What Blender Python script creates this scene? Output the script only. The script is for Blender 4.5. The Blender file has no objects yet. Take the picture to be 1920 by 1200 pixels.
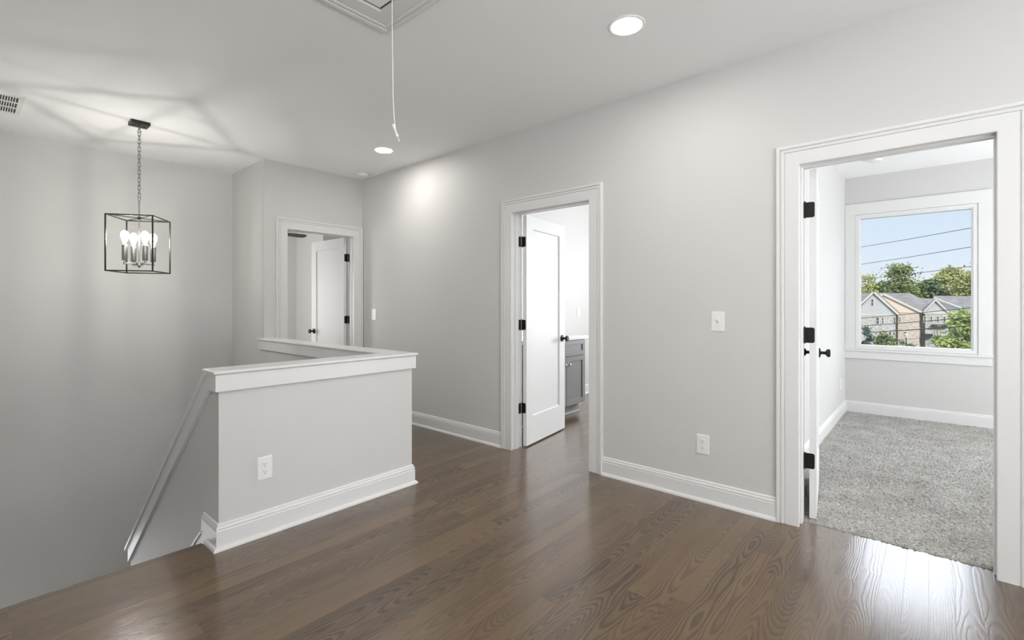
import bpy, bmesh, math, random
from mathutils import Vector, Matrix

S = bpy.context.scene
COL = S.collection
R = math.radians

# ------------------------------------------------------------------ camera, exposure, sky, sun, window and fill light
EYE = 1.25
cam = bpy.data.cameras.new('camera')
cam.sensor_fit = 'HORIZONTAL'; cam.sensor_width = 36.0
cam.lens = 899.0 / 1920.0 * 36.0
cam.shift_y = -(600.0 - 571.0) / 1920.0
cam.clip_start = 0.02; cam.clip_end = 800
camo = bpy.data.objects.new('camera', cam); COL.objects.link(camo)
camo.location = (0, 0, EYE)
camo.rotation_euler = (R(90), 0, R(41.2 - 90))
S.camera = camo

S.view_settings.view_transform = 'Standard'
S.view_settings.look = 'None'
S.view_settings.gamma = 1.0
S.view_settings.use_curve_mapping = False
S.view_settings.exposure = -0.20
S.cycles.use_denoising = True
S.cycles.max_bounces = 10
S.cycles.diffuse_bounces = 6
S.cycles.transparent_max_bounces = 24
S.cycles.sample_clamp_indirect = 6.0

W = bpy.data.worlds.new('sky'); S.world = W; W.use_nodes = True
nt = W.node_tree; nt.nodes.clear()
def wn(t, **k):
    n = nt.nodes.new(t)
    for a, b in k.items(): setattr(n, a, b)
    return n
tc = wn('ShaderNodeTexCoord'); sep = wn('ShaderNodeSeparateXYZ')
nt.links.new(tc.outputs['Generated'], sep.inputs[0])
ramp = wn('ShaderNodeValToRGB')
e = ramp.color_ramp.elements
e[0].position = 0.0; e[0].color = (0.84, 0.90, 0.96, 1)
e[1].position = 0.20; e[1].color = (0.62, 0.77, 0.95, 1)
m = ramp.color_ramp.elements.new(0.07); m.color = (0.74, 0.85, 0.96, 1)
m = ramp.color_ramp.elements.new(0.45); m.color = (0.80, 0.86, 0.95, 1)
nt.links.new(sep.outputs[2], ramp.inputs[0])
def mr(src, a, b, c, d):
    n = wn('ShaderNodeMapRange', interpolation_type='SMOOTHSTEP')
    nt.links.new(src, n.inputs[0])
    for i, v in enumerate((a, b, c, d)): n.inputs[i + 1].default_value = v
    return n.outputs[0]
def mul(a, b, op='MULTIPLY'):
    n = wn('ShaderNodeMath', operation=op)
    for i, v in enumerate((a, b)):
        if isinstance(v, float): n.inputs[i].default_value = v
        else: nt.links.new(v, n.inputs[i])
    return n.outputs[0]
added_glow = mul(mul(mr(sep.outputs[2], 0.20, 0.42, 0.0, 1.0), mr(sep.outputs[2], 0.62, 0.9, 1.0, 0.25)),
           mr(sep.outputs[0], 0.45, 0.75, 0.0, 1.0))  # bright band added to the sky to lift floor reflection and bedroom
strength = mul(mul(added_glow, 8.5), 1.16, 'ADD')
bg = wn('ShaderNodeBackground'); out = wn('ShaderNodeOutputWorld')
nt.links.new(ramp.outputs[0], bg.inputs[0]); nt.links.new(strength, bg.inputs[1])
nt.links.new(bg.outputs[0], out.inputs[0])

def light(name, kind, loc, energy, color=(1, 1, 1), rot=(0, 0, 0), parent=None, **k):
    l = bpy.data.lights.new(name, kind); l.energy = energy; l.color = color
    for a, b in k.items(): setattr(l, a, b)
    o = bpy.data.objects.new(name, l); COL.objects.link(o)
    o.location = loc; o.rotation_euler = rot
    if parent: o.parent = parent
    return o
light('sun', 'SUN', (0, 0, 30), 3.3, (1.0, 0.91, 0.80), (R(62), 0, R(-58)), angle=R(1.0))
# bedroom and bathroom window daylight, plus unseen fill lamps where no window stands
DAY = (0.945, 0.975, 1.0)
light('daylight_or_fill', 'AREA', (0.2, -3.25, 1.2), 135, DAY, (R(152), 0, 0), shape='RECTANGLE', size=2.2, size_y=1.9)  # added fill lamp tilted up so the ceiling bounces light forward
light('daylight_or_fill', 'AREA', (-1.10, -2.15, 1.2), 165, DAY, (R(152), 0, R(-90)), shape='RECTANGLE', size=2.2, size_y=1.9)  # second added fill lamp bounced off the ceiling, no window here
light('daylight_or_fill', 'AREA', (5.1, -3.05, 1.4), 200, DAY, (R(105), 0, 0), shape='RECTANGLE', size=1.8, size_y=1.5)
light('daylight_or_fill', 'AREA', (6.72, 1.75, 1.5), 100, DAY, (R(95), 0, R(90)), shape='RECTANGLE', size=1.1, size_y=1.3)
light('daylight_or_fill', 'AREA', (1.3, 7.6, 1.4), 85, (1.0, .985, .965), (R(105), 0, R(-90)), shape='RECTANGLE', size=1.8, size_y=1.5)  # unseen fill lamp brightening the far room
light('daylight_or_fill', 'AREA', (0.5, 5.85, -1.6), 12, DAY, (R(90), 0, R(180)), shape='RECTANGLE', size=1.2, size_y=1.2)  # unseen fill lamp brightening the lower stairwell

# ------------------------------------------------------------------ materials
def mat(name, color=(.8, .8, .8), rough=.5, metal=0., spec=.5, coat=0., coat_rough=.1, emit=None, estr=0.):
    m = bpy.data.materials.new(name); m.use_nodes = True
    p = m.node_tree.nodes['Principled BSDF']
    p.inputs['Base Color'].default_value = (*color, 1)
    p.inputs['Roughness'].default_value = rough
    p.inputs['Metallic'].default_value = metal
    p.inputs['Specular IOR Level'].default_value = spec
    p.inputs['Coat Weight'].default_value = coat
    p.inputs['Coat Roughness'].default_value = coat_rough
    if emit:
        p.inputs['Emission Color'].default_value = (*emit, 1)
        p.inputs['Emission Strength'].default_value = estr
    return m
class N:
    """small node-building helper for one material"""
    def __init__(s, m): s.t = m.node_tree; s.p = s.t.nodes['Principled BSDF']
    def n(s, t, ins=None, **k):
        x = s.t.nodes.new(t)
        for a, b in k.items(): setattr(x, a, b)
        for i, v in (ins or {}).items():
            if hasattr(v, 'is_output') or isinstance(v, bpy.types.NodeSocket): s.t.links.new(v, x.inputs[i])
            else: x.inputs[i].default_value = v
        return x
    def m(s, op, a, b=0., c=0.): return s.n('ShaderNodeMath', {0: a, 1: b, 2: c}, operation=op).outputs[0]
    def set(s, name, v): s.t.links.new(v, s.p.inputs[name])
    def xyz(s):
        g = s.n('ShaderNodeNewGeometry'); q = s.n('ShaderNodeSeparateXYZ', {0: g.outputs['Position']})
        return g.outputs['Position'], q.outputs
    def comb(s, a, b, c): return s.n('ShaderNodeCombineXYZ', {0: a, 1: b, 2: c}).outputs[0]
    def ramp(s, f, stops):
        r = s.n('ShaderNodeValToRGB', {0: f}); el = r.color_ramp.elements
        while len(el) < len(stops): el.new(.5)
        for q, (pos, c) in zip(el, stops): q.position = pos; q.color = (*c, 1)
        return r.outputs[0]
    def bump(s, h, strength, dist, **k):
        b = s.n('ShaderNodeBump', {'Strength': strength, 'Distance': dist, 'Height': h}); s.set('Normal', b.outputs[0]); return b
def painted(name, color, rough, scale=160, strength=.05):
    m = mat(name, color, rough); k = N(m); pos, _ = k.xyz()
    nz = k.n('ShaderNodeTexNoise', {'Vector': pos, 'Scale': scale, 'Detail': 2.})
    k.bump(nz.outputs[0], strength, .002)
    return m
M = {}
M['wall'] = painted('wall_paint', (.62, .615, .605), .55)
M['ceiling'] = painted('ceiling_paint', (.91, .91, .915), .7)
M['trim'] = painted('white_trim_paint', (.74, .74, .735), .32, 60, .02)
M['door'] = painted('white_door_paint', (.76, .76, .76), .5, 60, .02)
M['plate'] = mat('white_plastic', (.82, .82, .81), .3)
M['slot'] = mat('dark_slot', (.03, .03, .03), .7)
M['screw'] = mat('painted_screw', (.6, .6, .58), .4)
M['bronze'] = mat('dark_bronze', (.010, .008, .006), .5, 0., .3)
M['black'] = mat('black_metal', (.03, .028, .026), .42, .5)
M['nickel'] = mat('brushed_nickel', (.42, .41, .39), .32, 1.)
M['steel'] = mat('polished_metal', (.6, .6, .6), .2, 1.)
M['chain'] = mat('chain_metal', (.30, .29, .27), .35, .9)
M['cab'] = painted('grey_cabinet_paint', (.215, .213, .21), .38, 80, .02)
M['quartz'] = mat('white_quartz', (.80, .80, .80), .15)
M['cord'] = mat('white_cord', (.80, .80, .78), .7)
M['lens'] = mat('lamp_lens', (1, 1, 1), .5, emit=(1.0, .97, .92), estr=155.)
M['fan'] = mat('walnut_fan_blade', (.07, .045, .035), .5)
M['filter'] = mat('vent_interior', (.10, .10, .09), .9)

def wood_floor():
    m = mat('stained_oak_floor', (.1, .07, .05), .3); k = N(m); pos, o = k.xyz()
    pw, pl = .083, 1.35
    yy = k.m('DIVIDE', k.m('ADD', o[1], 100.005), pw)
    row = k.m('FLOOR', yy); fy = k.m('FRACT', yy)
    wr = k.n('ShaderNodeTexWhiteNoise', {'W': row}, noise_dimensions='1D').outputs[0]
    xx = k.m('DIVIDE', k.m('ADD', o[0], k.m('MULTIPLY_ADD', wr, pl, 50.)), pl)
    colm = k.m('FLOOR', xx); fx = k.m('FRACT', xx)
    idv = k.comb(row, colm, 0.)
    w1 = k.n('ShaderNodeTexWhiteNoise', {'Vector': idv}, noise_dimensions='2D')
    rnd = w1.outputs[0]; rc = k.n('ShaderNodeSeparateColor', {0: w1.outputs[1]}).outputs
    # growth rings cut lengthwise: arches where the heart of the log rises and falls along the board
    u = k.m('MULTIPLY_ADD', rc[0], 37., o[0])
    vloc = k.m('ADD', k.m('MULTIPLY', k.m('SUBTRACT', fy, .5), pw), k.m('MULTIPLY', k.m('SUBTRACT', rc[1], .5), .07))
    slow = k.n('ShaderNodeTexNoise', {'Vector': k.comb(k.m('MULTIPLY', u, .95), k.m('MULTIPLY', rnd, 91.), 0.), 'Scale': 1., 'Detail': 1.5}).outputs[0]
    wob = k.n('ShaderNodeTexNoise', {'Vector': k.comb(k.m('MULTIPLY', u, 5.), k.m('MULTIPLY', o[1], 26.), rnd), 'Scale': 1., 'Detail': 2.}).outputs[0]
    v2 = k.m('MULTIPLY_ADD', k.m('SUBTRACT', wob, .5), .020, vloc)
    hh = k.m('MULTIPLY', k.m('SUBTRACT', slow, .38), .30)
    rr = k.m('SQRT', k.m('ADD', k.m('MULTIPLY', v2, v2), k.m('MULTIPLY', hh, hh)))
    ring = k.m('FRACT', k.m('MULTIPLY', rr, 120.))
    ringd = k.ramp(ring, [(0., (0, 0, 0)), (.35, (.15, .15, .15)), (.75, (1, 1, 1)), (.93, (.55, .55, .55)), (1., (0, 0, 0))])
    pores = k.n('ShaderNodeTexNoise', {'Vector': k.comb(k.m('MULTIPLY', u, 9.), k.m('MULTIPLY', o[1], 420.), rnd), 'Scale': 1., 'Detail': 3., 'Roughness': .6}).outputs[0]
    blot = k.n('ShaderNodeTexNoise', {'Vector': k.comb(k.m('MULTIPLY', u, 1.6), k.m('MULTIPLY', o[1], 7.), 3.), 'Scale': 1., 'Detail': 2.}).outputs[0]
    gs = k.m('MULTIPLY_ADD', rc[2], .38, .12)
    g = k.m('ADD', k.m('MULTIPLY', k.m('MULTIPLY', ringd, gs), 1.0), k.m('MULTIPLY', pores, .60))
    g = k.m('ADD', g, k.m('MULTIPLY', k.m('SUBTRACT', rnd, .5), .26))
    g = k.m('ADD', g, k.m('MULTIPLY', k.m('SUBTRACT', blot, .5), .5))
    c = k.ramp(g, [(.10, (.168, .103, .051)), (.42, (.115, .069, .034)), (.70, (.066, .039, .019)), (1.0, (.032, .018, .009))])
    seam = k.m('MAXIMUM', k.m('LESS_THAN', k.m('MINIMUM', fy, k.m('SUBTRACT', 1., fy)), .008),
               k.m('LESS_THAN', k.m('MINIMUM', fx, k.m('SUBTRACT', 1., fx)), .0006))
    mx = k.n('ShaderNodeMix', {'Factor': k.m('MULTIPLY', seam, .55), 'A': c, 'B': (.02, .014, .01, 1)}, data_type='RGBA')
    for s_ in mx.inputs:
        if s_.type == 'RGBA' and s_.name == 'A': k.t.links.new(c, s_)
        if s_.type == 'RGBA' and s_.name == 'B': s_.default_value = (.02, .014, .01, 1)
    res = [s_ for s_ in mx.outputs if s_.type == 'RGBA'][0]
    k.set('Base Color', res)
    k.p.inputs['Roughness'].default_value = .30
    k.p.inputs['Specular IOR Level'].default_value = .1
    k.p.inputs['Coat Weight'].default_value = .95
    k.p.inputs['Coat IOR'].default_value = 1.66
    k.p.inputs['Coat Roughness'].default_value = .17
    hgt = k.m('SUBTRACT', k.m('MULTIPLY', k.m('ADD', ringd, pores), -.5), k.m('MULTIPLY', seam, .8))
    b = k.bump(hgt, .16, .0014)
    k.t.links.new(b.outputs[0], k.p.inputs['Coat Normal'])
    return m
M['floor'] = wood_floor()

def carpet_mat():
    m = mat('grey_carpet', (.3, .3, .3), .95, spec=.1); k = N(m); pos, o = k.xyz()
    a = k.n('ShaderNodeTexNoise', {'Vector': pos, 'Scale': 120., 'Detail': 3., 'Roughness': .7}).outputs[0]
    b = k.n('ShaderNodeTexNoise', {'Vector': pos, 'Scale': 5., 'Detail': 3.}).outputs[0]
    c = k.ramp(k.m('ADD', k.m('MULTIPLY', a, .75), k.m('MULTIPLY', b, .25)),
               [(.30, (.19, .18, .165)), (.48, (.39, .378, .355)), (.68, (.62, .605, .575))])
    k.set('Base Color', c)
    k.bump(a, .8, .01)
    return m
M['carpet'] = carpet_mat()

def glass_mat(name, gloss=.08):
    m = bpy.data.materials.new(name); m.use_nodes = True; t = m.node_tree; t.nodes.clear()
    tr = t.nodes.new('ShaderNodeBsdfTransparent'); gl = t.nodes.new('ShaderNodeBsdfGlossy'); gl.inputs['Roughness'].default_value = .02
    fr = t.nodes.new('ShaderNodeFresnel'); fr.inputs[0].default_value = 1.3
    mx = t.nodes.new('ShaderNodeMixShader'); o = t.nodes.new('ShaderNodeOutputMaterial')
    t.links.new(fr.outputs[0], mx.inputs[0]); t.links.new(tr.outputs[0], mx.inputs[1]); t.links.new(gl.outputs[0], mx.inputs[2])
    t.links.new(mx.outputs[0], o.inputs[0]); return m
M['glass'] = glass_mat('window_glass')
def bulb_mat():
    m = bpy.data.materials.new('lit_bulb_glass'); m.use_nodes = True; t = m.node_tree; t.nodes.clear()
    tr = t.nodes.new('ShaderNodeBsdfTransparent'); em = t.nodes.new('ShaderNodeEmission')
    em.inputs[0].default_value = (1, .96, .9, 1); em.inputs[1].default_value = 2.2
    mx = t.nodes.new('ShaderNodeMixShader'); mx.inputs[0].default_value = .45; o = t.nodes.new('ShaderNodeOutputMaterial')
    t.links.new(tr.outputs[0], mx.inputs[1]); t.links.new(em.outputs[0], mx.inputs[2]); t.links.new(mx.outputs[0], o.inputs[0]); return m
M['bulb'] = bulb_mat()
M['filament'] = mat('filament', (1, 1, 1), .5, emit=(1, .9, .75), estr=60.)

def speckled(name, c1, c2, scale, rough=.9, stretch=(1, 1, 1), bumpy=0.):
    m = mat(name, c1, rough, spec=.2); k = N(m); pos, o = k.xyz()
    v = k.comb(k.m('MULTIPLY', o[0], stretch[0]), k.m('MULTIPLY', o[1], stretch[1]), k.m('MULTIPLY', o[2], stretch[2]))
    n = k.n('ShaderNodeTexNoise', {'Vector': v, 'Scale': scale, 'Detail': 3., 'Roughness': .65}).outputs[0]
    k.set('Base Color', k.ramp(n, [(.34, c1), (.66, c2)]))
    return m
M['brick_grey'] = speckled('whitewashed_brick', (.40, .41, .43), (.74, .73, .72), 2.2, stretch=(1, .8, 2.4))
M['brick_peach'] = speckled('pale_pink_brick', (.52, .46, .43), (.80, .73, .68), 2.2, stretch=(1, .8, 2.4))
M['siding'] = speckled('grey_lap_siding', (.57, .59, .64), (.63, .65, .70), 1.5, stretch=(.1, .1, 9))
M['siding_peach'] = speckled('cream_siding', (.84, .72, .62), (.90, .79, .69), 1.2, stretch=(.1, .1, 6))
M['shingle'] = speckled('grey_shingles', (.20, .205, .21), (.32, .325, .33), 1.4, stretch=(.6, .6, 3))
M['ext_trim'] = mat('exterior_white_trim', (.72, .71, .69), .6)
M['ext_glass'] = mat('exterior_window_pane', (.12, .15, .18), .15)
M['awning'] = mat('dark_metal_awning', (.035, .045, .06), .45)
M['pipe'] = mat('dark_downspout', (.05, .045, .045), .5)
M['wire'] = mat('black_cable', (.06, .06, .065), .6)
M['bark'] = mat('bark', (.12, .09, .07), .9)
def leaf(name, a, b): return speckled(name, a, b, .9)
M['leaf_pine'] = leaf('pine_foliage', (.12, .17, .08), (.32, .38, .16))
M['leaf_warm'] = leaf('sunlit_foliage', (.26, .31, .12), (.56, .56, .28))
M['leaf_dark'] = leaf('dark_foliage', (.10, .17, .10), (.22, .31, .17))
M['leaf_lime'] = leaf('lime_foliage', (.24, .34, .10), (.56, .64, .28))
M['leaf_blue'] = leaf('bluish_foliage', (.07, .12, .10), (.16, .23, .19))
M['grass'] = speckled('lawn', (.06, .09, .045), (.11, .14, .07), .5)

# ------------------------------------------------------------------ helpers
MAT = {}
def tagit(o, label=None, cat=None, group=None, kind=None):
    if label: o['label'] = label
    if cat: o['category'] = cat
    if group: o['group'] = group
    if kind: o['kind'] = kind
    return o
def thing(name, label, cat, loc=(0, 0, 0), rz=0., group=None, kind=None):
    o = bpy.data.objects.new(name, None); COL.objects.link(o)
    o.empty_display_size = .1
    o.location = loc; o.rotation_euler = (0, 0, rz)
    MAT[o] = Matrix.Translation(loc) @ Matrix.Rotation(rz, 4, 'Z')
    return tagit(o, label, cat, group, kind)
def obj(name, bm, m, parent=None, local=False, smooth=False, label=None):
    """link a bmesh as one object; geometry is in world space unless local"""
    bmesh.ops.recalc_face_normals(bm, faces=bm.faces[:])
    if parent is not None:
        MAT_p = MAT[parent]
        if not local: bm.transform(MAT_p.inverted())
    me = bpy.data.meshes.new(name); bm.to_mesh(me); bm.free()
    for x in (m if isinstance(m, (list, tuple)) else [m]): me.materials.append(x)
    if smooth:
        for p in me.polygons: p.use_smooth = True
        try: me.set_sharp_from_angle(angle=R(35))
        except Exception: pass
    o = bpy.data.objects.new(name, me); COL.objects.link(o)
    if parent is not None: o.parent = parent; MAT[o] = MAT[parent]
    else: MAT[o] = Matrix.Identity(4)
    if label: o['label'] = label
    return o
def new(): return bmesh.new()
def box(bm, a, b, mi=0, bevel=0.):
    x0, y0, z0 = (min(p, q) for p, q in zip(a, b)); x1, y1, z1 = (max(p, q) for p, q in zip(a, b))
    v = [bm.verts.new(c) for c in ((x0,y0,z0),(x1,y0,z0),(x1,y1,z0),(x0,y1,z0),(x0,y0,z1),(x1,y0,z1),(x1,y1,z1),(x0,y1,z1))]
    fs = [bm.faces.new([v[i] for i in q]) for q in ((0,3,2,1),(4,5,6,7),(0,1,5,4),(1,2,6,5),(2,3,7,6),(3,0,4,7))]
    for f in fs: f.material_index = mi
    if bevel:
        es = list({e for f in fs for e in f.edges})
        bmesh.ops.bevel(bm, geom=es, offset=bevel, segments=2, affect='EDGES', profile=.6)
    return fs
def prism(bm, pts, ext):
    """closed polygon of 3-D points pushed along ext"""
    ext = Vector(ext); a = [bm.verts.new(p) for p in pts]; b = [bm.verts.new(Vector(p) + ext) for p in pts]
    n = len(pts); bm.faces.new(a); bm.faces.new(b[::-1])
    for i in range(n): bm.faces.new((a[i], a[(i+1) % n], b[(i+1) % n], b[i]))
def tube(bm, pts, r, n=8, caps=True, closed=False):
    pts = [Vector(p) for p in pts]; rings = []; L = len(pts)
    ref = None
    for i, p in enumerate(pts):
        d = (pts[(i+1) % L] - pts[i-1]) if closed else (pts[min(i+1, L-1)] - pts[max(i-1, 0)])
        d.normalize()
        if ref is None: ref = Vector((0, 0, 1)) if abs(d.z) < .9 else Vector((1, 0, 0))
        u = d.cross(ref).normalized(); v = u.cross(d).normalized(); ref = v
        rr = r[i] if isinstance(r, (list, tuple)) else r
        rings.append([bm.verts.new(p + rr * (math.cos(2*math.pi*k/n) * u + math.sin(2*math.pi*k/n) * v)) for k in range(n)])
    for i in range(L if closed else L - 1):
        a, b = rings[i], rings[(i+1) % L]
        for k in range(n): bm.faces.new((a[k], a[(k+1) % n], b[(k+1) % n], b[k]))
    if caps and not closed: bm.faces.new(rings[0]); bm.faces.new(rings[-1][::-1])
def bar(bm, a, b, w):
    """square bar"""
    a = Vector(a); b = Vector(b); d = (b - a).normalized()
    ref = Vector((0, 0, 1)) if abs(d.z) < .9 else Vector((math.cos(R(-34)), math.sin(R(-34)), 0))
    u = d.cross(ref).normalized() * w / 2; v = d.cross(u).normalized() * w / 2
    A = [bm.verts.new(a + s*u + t*v) for s, t in ((-1,-1),(1,-1),(1,1),(-1,1))]
    B = [bm.verts.new(b + s*u + t*v) for s, t in ((-1,-1),(1,-1),(1,1),(-1,1))]
    bm.faces.new(A); bm.faces.new(B[::-1])
    for i in range(4): bm.faces.new((A[i], A[(i+1) % 4], B[(i+1) % 4], B[i]))
def lathe(bm, prof, mtx=Matrix.Identity(4), n=32):
    """prof: (radius, height) pairs about local Z"""
    rings = []
    for r, z in prof:
        if r < 1e-6: rings.append([bm.verts.new(mtx @ Vector((0, 0, z)))])
        else: rings.append([bm.verts.new(mtx @ Vector((r*math.cos(2*math.pi*k/n), r*math.sin(2*math.pi*k/n), z))) for k in range(n)])
    for a, b in zip(rings, rings[1:]):
        for k in range(n):
            q = [a[k % len(a)], a[(k+1) % len(a)], b[(k+1) % len(b)], b[k % len(b)]]
            q = list(dict.fromkeys(q))
            if len(q) > 2: bm.faces.new(q)
def sweep(bm, path, prof, side=1, closed=False, origin=Vector((0, 0, 0)), U=Vector((1, 0, 0)), V=Vector((0, 1, 0)), Nn=Vector((0, 0, 1))):
    """mitred moulding: path = 2-D points in plane (U,V); prof = (offset to the side, height along Nn)"""
    P = [Vector(p) for p in path]; n = len(P)
    def nrm(a, b): d = (b - a).normalized(); return Vector((-d.y, d.x)) * side
    rings = []
    for i in range(n):
        if closed or 0 < i < n - 1:
            n1 = nrm(P[i-1], P[i]); n2 = nrm(P[i], P[(i+1) % n]); mm = (n1 + n2); mm = mm / mm.dot(n1)
        else: mm = nrm(P[0], P[1]) if i == 0 else nrm(P[-2], P[-1])
        ring = []
        for d, h in prof:
            q = P[i] + mm * d
            ring.append(bm.verts.new(origin + U*q.x + V*q.y + Nn*h))
        rings.append(ring)
    m = len(prof)
    for i in range(n if closed else n - 1):
        a, b = rings[i], rings[(i+1) % n]
        for k in range(m): bm.faces.new((a[k], a[(k+1) % m], b[(k+1) % m], b[k]))
    if not closed: bm.faces.new(rings[0]); bm.faces.new(rings[-1][::-1])
X, Y, Z = Vector((1, 0, 0)), Vector((0, 1, 0)), Vector((0, 0, 1))

# ------------------------------------------------------------------ measured layout (metres)
WX = 3.10                 # door wall, landing face
WT = .115                 # its thickness
WB = WX + WT              # its far face
H = 2.722                 # ceiling
YD = 5.06                 # wall with the far doorway
YB = 5.93                 # back wall of the stairwell
XC = 1.99                 # corner between the two
XE = 6.80                 # outside wall of bedroom and bathroom
LOW = -2.75               # floor of the storey below
PX0, PX1, PY0, PY1 = .854, 2.061, 2.735, 2.860   # front half wall
RX0 = 1.955               # left face of the side half wall
D1 = (1.937, 2.709); D2 = (-.222, .560); D3 = (2.219, 2.979); DH = 2.036   # casing inner edges

# ------------------------------------------------------------------ floors, ceiling
bm = new()
box(bm, (-1.3, -3.5, -.25), (WX + .075, PY1, 0))
box(bm, (RX0, PY1, -.25), (WX + .075, YD + .10, 0))
box(bm, (WX + .075, .88, -.25), (XE, 3.66, 0))                  # bathroom runs on in the same boards
box(bm, (WX + .075, -.21, -.25), (WX + .09, .55, 0))
tagit(obj('floor', bm, M['floor']), 'dark brown stained oak strip floor of the landing', 'floor', kind='structure')
bm = new()
sweep(bm, [(-1.3, PY1), (PX0 - .035, PY1)], [(0, -.032), (.022, -.030), (.028, -.020), (.028, -.010), (.022, -.001), (0, 0)], side=1)
tagit(obj('trim_1', bm, M['floor'], smooth=True), 'rounded brown oak nosing along the top of the stairs', 'stair nosing', kind='structure')
bm = new(); box(bm, (-1.3, -3.5, H), (XE + .2, 9.6, H + .12))
tagit(obj('ceiling', bm, M['ceiling']), 'flat pale grey painted ceiling over the landing', 'ceiling', kind='structure')
bm = new(); box(bm, (-1.4, PY1 - .4, LOW - .1), (2.2, YB + .1, LOW))
tagit(obj('floor_lower', bm, M['floor']), 'oak floor at the foot of the stairwell', 'floor', kind='structure')
bm = new(); box(bm, (1.2, YB + .115, -.15), (6.2, 9.6, .01)); box(bm, (XC + .115, YD + .10, -.15), (6.2, YB + .115, .01))
tagit(obj('floor_far_room', bm, M['carpet']), 'grey carpet floor of the room behind the far doorway', 'floor', kind='structure')
bm = new(); box(bm, (WX + .09, -3.1, -.15), (XE, .77, -.004))
tagit(obj('floor_bedroom', bm, M['carpet']), 'carpet backing under the bedroom pile', 'floor', kind='structure')
# carpet pile: every tuft stands at its own height
rng = random.Random(4)
def carpet():
    x0, x1, y0, y1 = WX + .088, XE - .012, -2.2, .748
    me = bpy.data.meshes.new('carpet')
    xs = []; x = x0
    while x < x1: xs.append(x); x += .0085 + .004 * (x - x0) / 3.6
    ys = []; y = y1
    while y > -.75: ys.append(y); y -= .0095
    while y > y0: ys.append(y); y -= .03
    vs, fs = [], []
    nx, ny = len(xs), len(ys)
    for j, yv in enumerate(ys):
        for i, xv in enumerate(xs):
            z = .001 + .011 * rng.random() if i else -.003
            vs.append((xv + rng.uniform(-.004, .004) * (i > 0), yv + rng.uniform(-.004, .004) * (j > 0), z))
    for j in range(ny - 1):
        for i in range(nx - 1):
            a = j * nx + i; fs.append((a, a + nx, a + nx + 1, a + 1))
    me.from_pydata(vs, [], fs); me.materials.append(M['carpet']); me.update()
    o = bpy.data.objects.new('carpet', me); COL.objects.link(o)
    tagit(o, 'mottled grey cut pile carpet covering the bedroom floor', 'carpet', kind='stuff')
carpet()

# ------------------------------------------------------------------ walls
def wall(name, boxes, label, m='wall'):
    bm = new()
    for a, b in boxes: box(bm, a, b)
    return tagit(obj(name, bm, M[m]), label, 'wall', kind='structure')
JT = .012                                                          # jamb board sits between casing edge and wall
wall('wall_right', [((WX, -3.5, -.2), (WB, D2[0] - JT, H)), ((WX, D2[1] + JT, -.2), (WB, D1[0] - JT, H)), ((WX, D1[1] + JT, -.2), (WB, YD + .115, H)),
     ((WX, D2[0] - JT, DH + JT), (WB, D2[1] + JT, H)), ((WX, D1[0] - JT, DH + JT), (WB, D1[1] + JT, H))],
     'long light grey wall holding the bathroom and bedroom doorways')
wall('wall_back', [((XC + .115, YD, 0), (D3[0] - JT, YD + .115, H)), ((D3[1] + JT, YD, 0), (WX, YD + .115, H)), ((D3[0] - JT, YD, DH + JT), (D3[1] + JT, YD + .115, H))],
     'light grey wall around the far doorway at the end of the landing')
wall('wall_corner', [((XC, YD, LOW), (XC + .115, YB, H))], 'narrow light grey wall returning from the stairwell to the far doorway')
wall('wall_stairwell', [((-.5, YB, LOW), (XC + .115, YB + .115, H))], 'tall light grey back wall of the stairwell behind the lantern')
wall('wall_left', [((-.40, PY1, LOW), (-.285, YB, H)), ((-1.3, PY1, LOW), (-.285, PY1 + .115, H)), ((-1.3, -3.5, 0), (-1.185, PY1, H))], 'light grey wall on the left of the stairs')
wall('wall_rear', [((-1.3, -3.5, 0), (WX, -3.385, H))], 'light grey wall behind the camera')
wall('wall_under_landing', [((-1.3, PY1 - .26, LOW), (2.06, PY1 - .14, -.25)), ((RX0, PY1 - .14, LOW), (RX0 + .106, YD, -.25))], 'light grey wall of the stairwell below the landing')
WZ0, WZ1, WY0, WY1 = .735, 2.287, -.360, .670                      # bedroom window rough opening
BZ0, BZ1, BY0, BY1 = .85, 2.15, 1.2, 2.3                            # bathroom window
wall('wall_outside', [((XE, -3.1, -.2), (XE + .16, WY0, H)), ((XE, WY1, -.2), (XE + .16, BY0, H)), ((XE, BY1, -.2), (XE + .16, 3.78, H)),
     ((XE, WY0, -.2), (XE + .16, WY1, WZ0)), ((XE, WY0, WZ1), (XE + .16, WY1, H)), ((XE, BY0, -.2), (XE + .16, BY1, BZ0)), ((XE, BY0, BZ1), (XE + .16, BY1, H))],
     'light grey bedroom wall around the picture window')
wall('wall_bedroom_left', [((WB, .765, -.2), (XE, .88, H))], 'bright light grey bedroom wall running behind the open door')
wall('wall_bedroom_right', [((WB, -3.22, -.2), (XE + .16, -3.1, H))], 'light grey bedroom wall on the unseen right side')
wall('wall_bathroom', [((WB, 3.66, -.2), (XE + .16, 3.78, H))], 'pale grey bathroom wall behind the vanity')
wall('wall_far_room', [((1.2, 9.4, 0), (6.2, 9.5, H)), ((1.1, YB + .115, 0), (1.2, 9.5, H)), ((4.3, 8.33, 0), (6.1, 9.4, H)), ((6.1, YD + .115, 0), (6.2, 9.4, H)), ((WB, YD, 0), (6.2, YD + .115, H))],
     'pale grey walls of the room seen through the far doorway')
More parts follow.
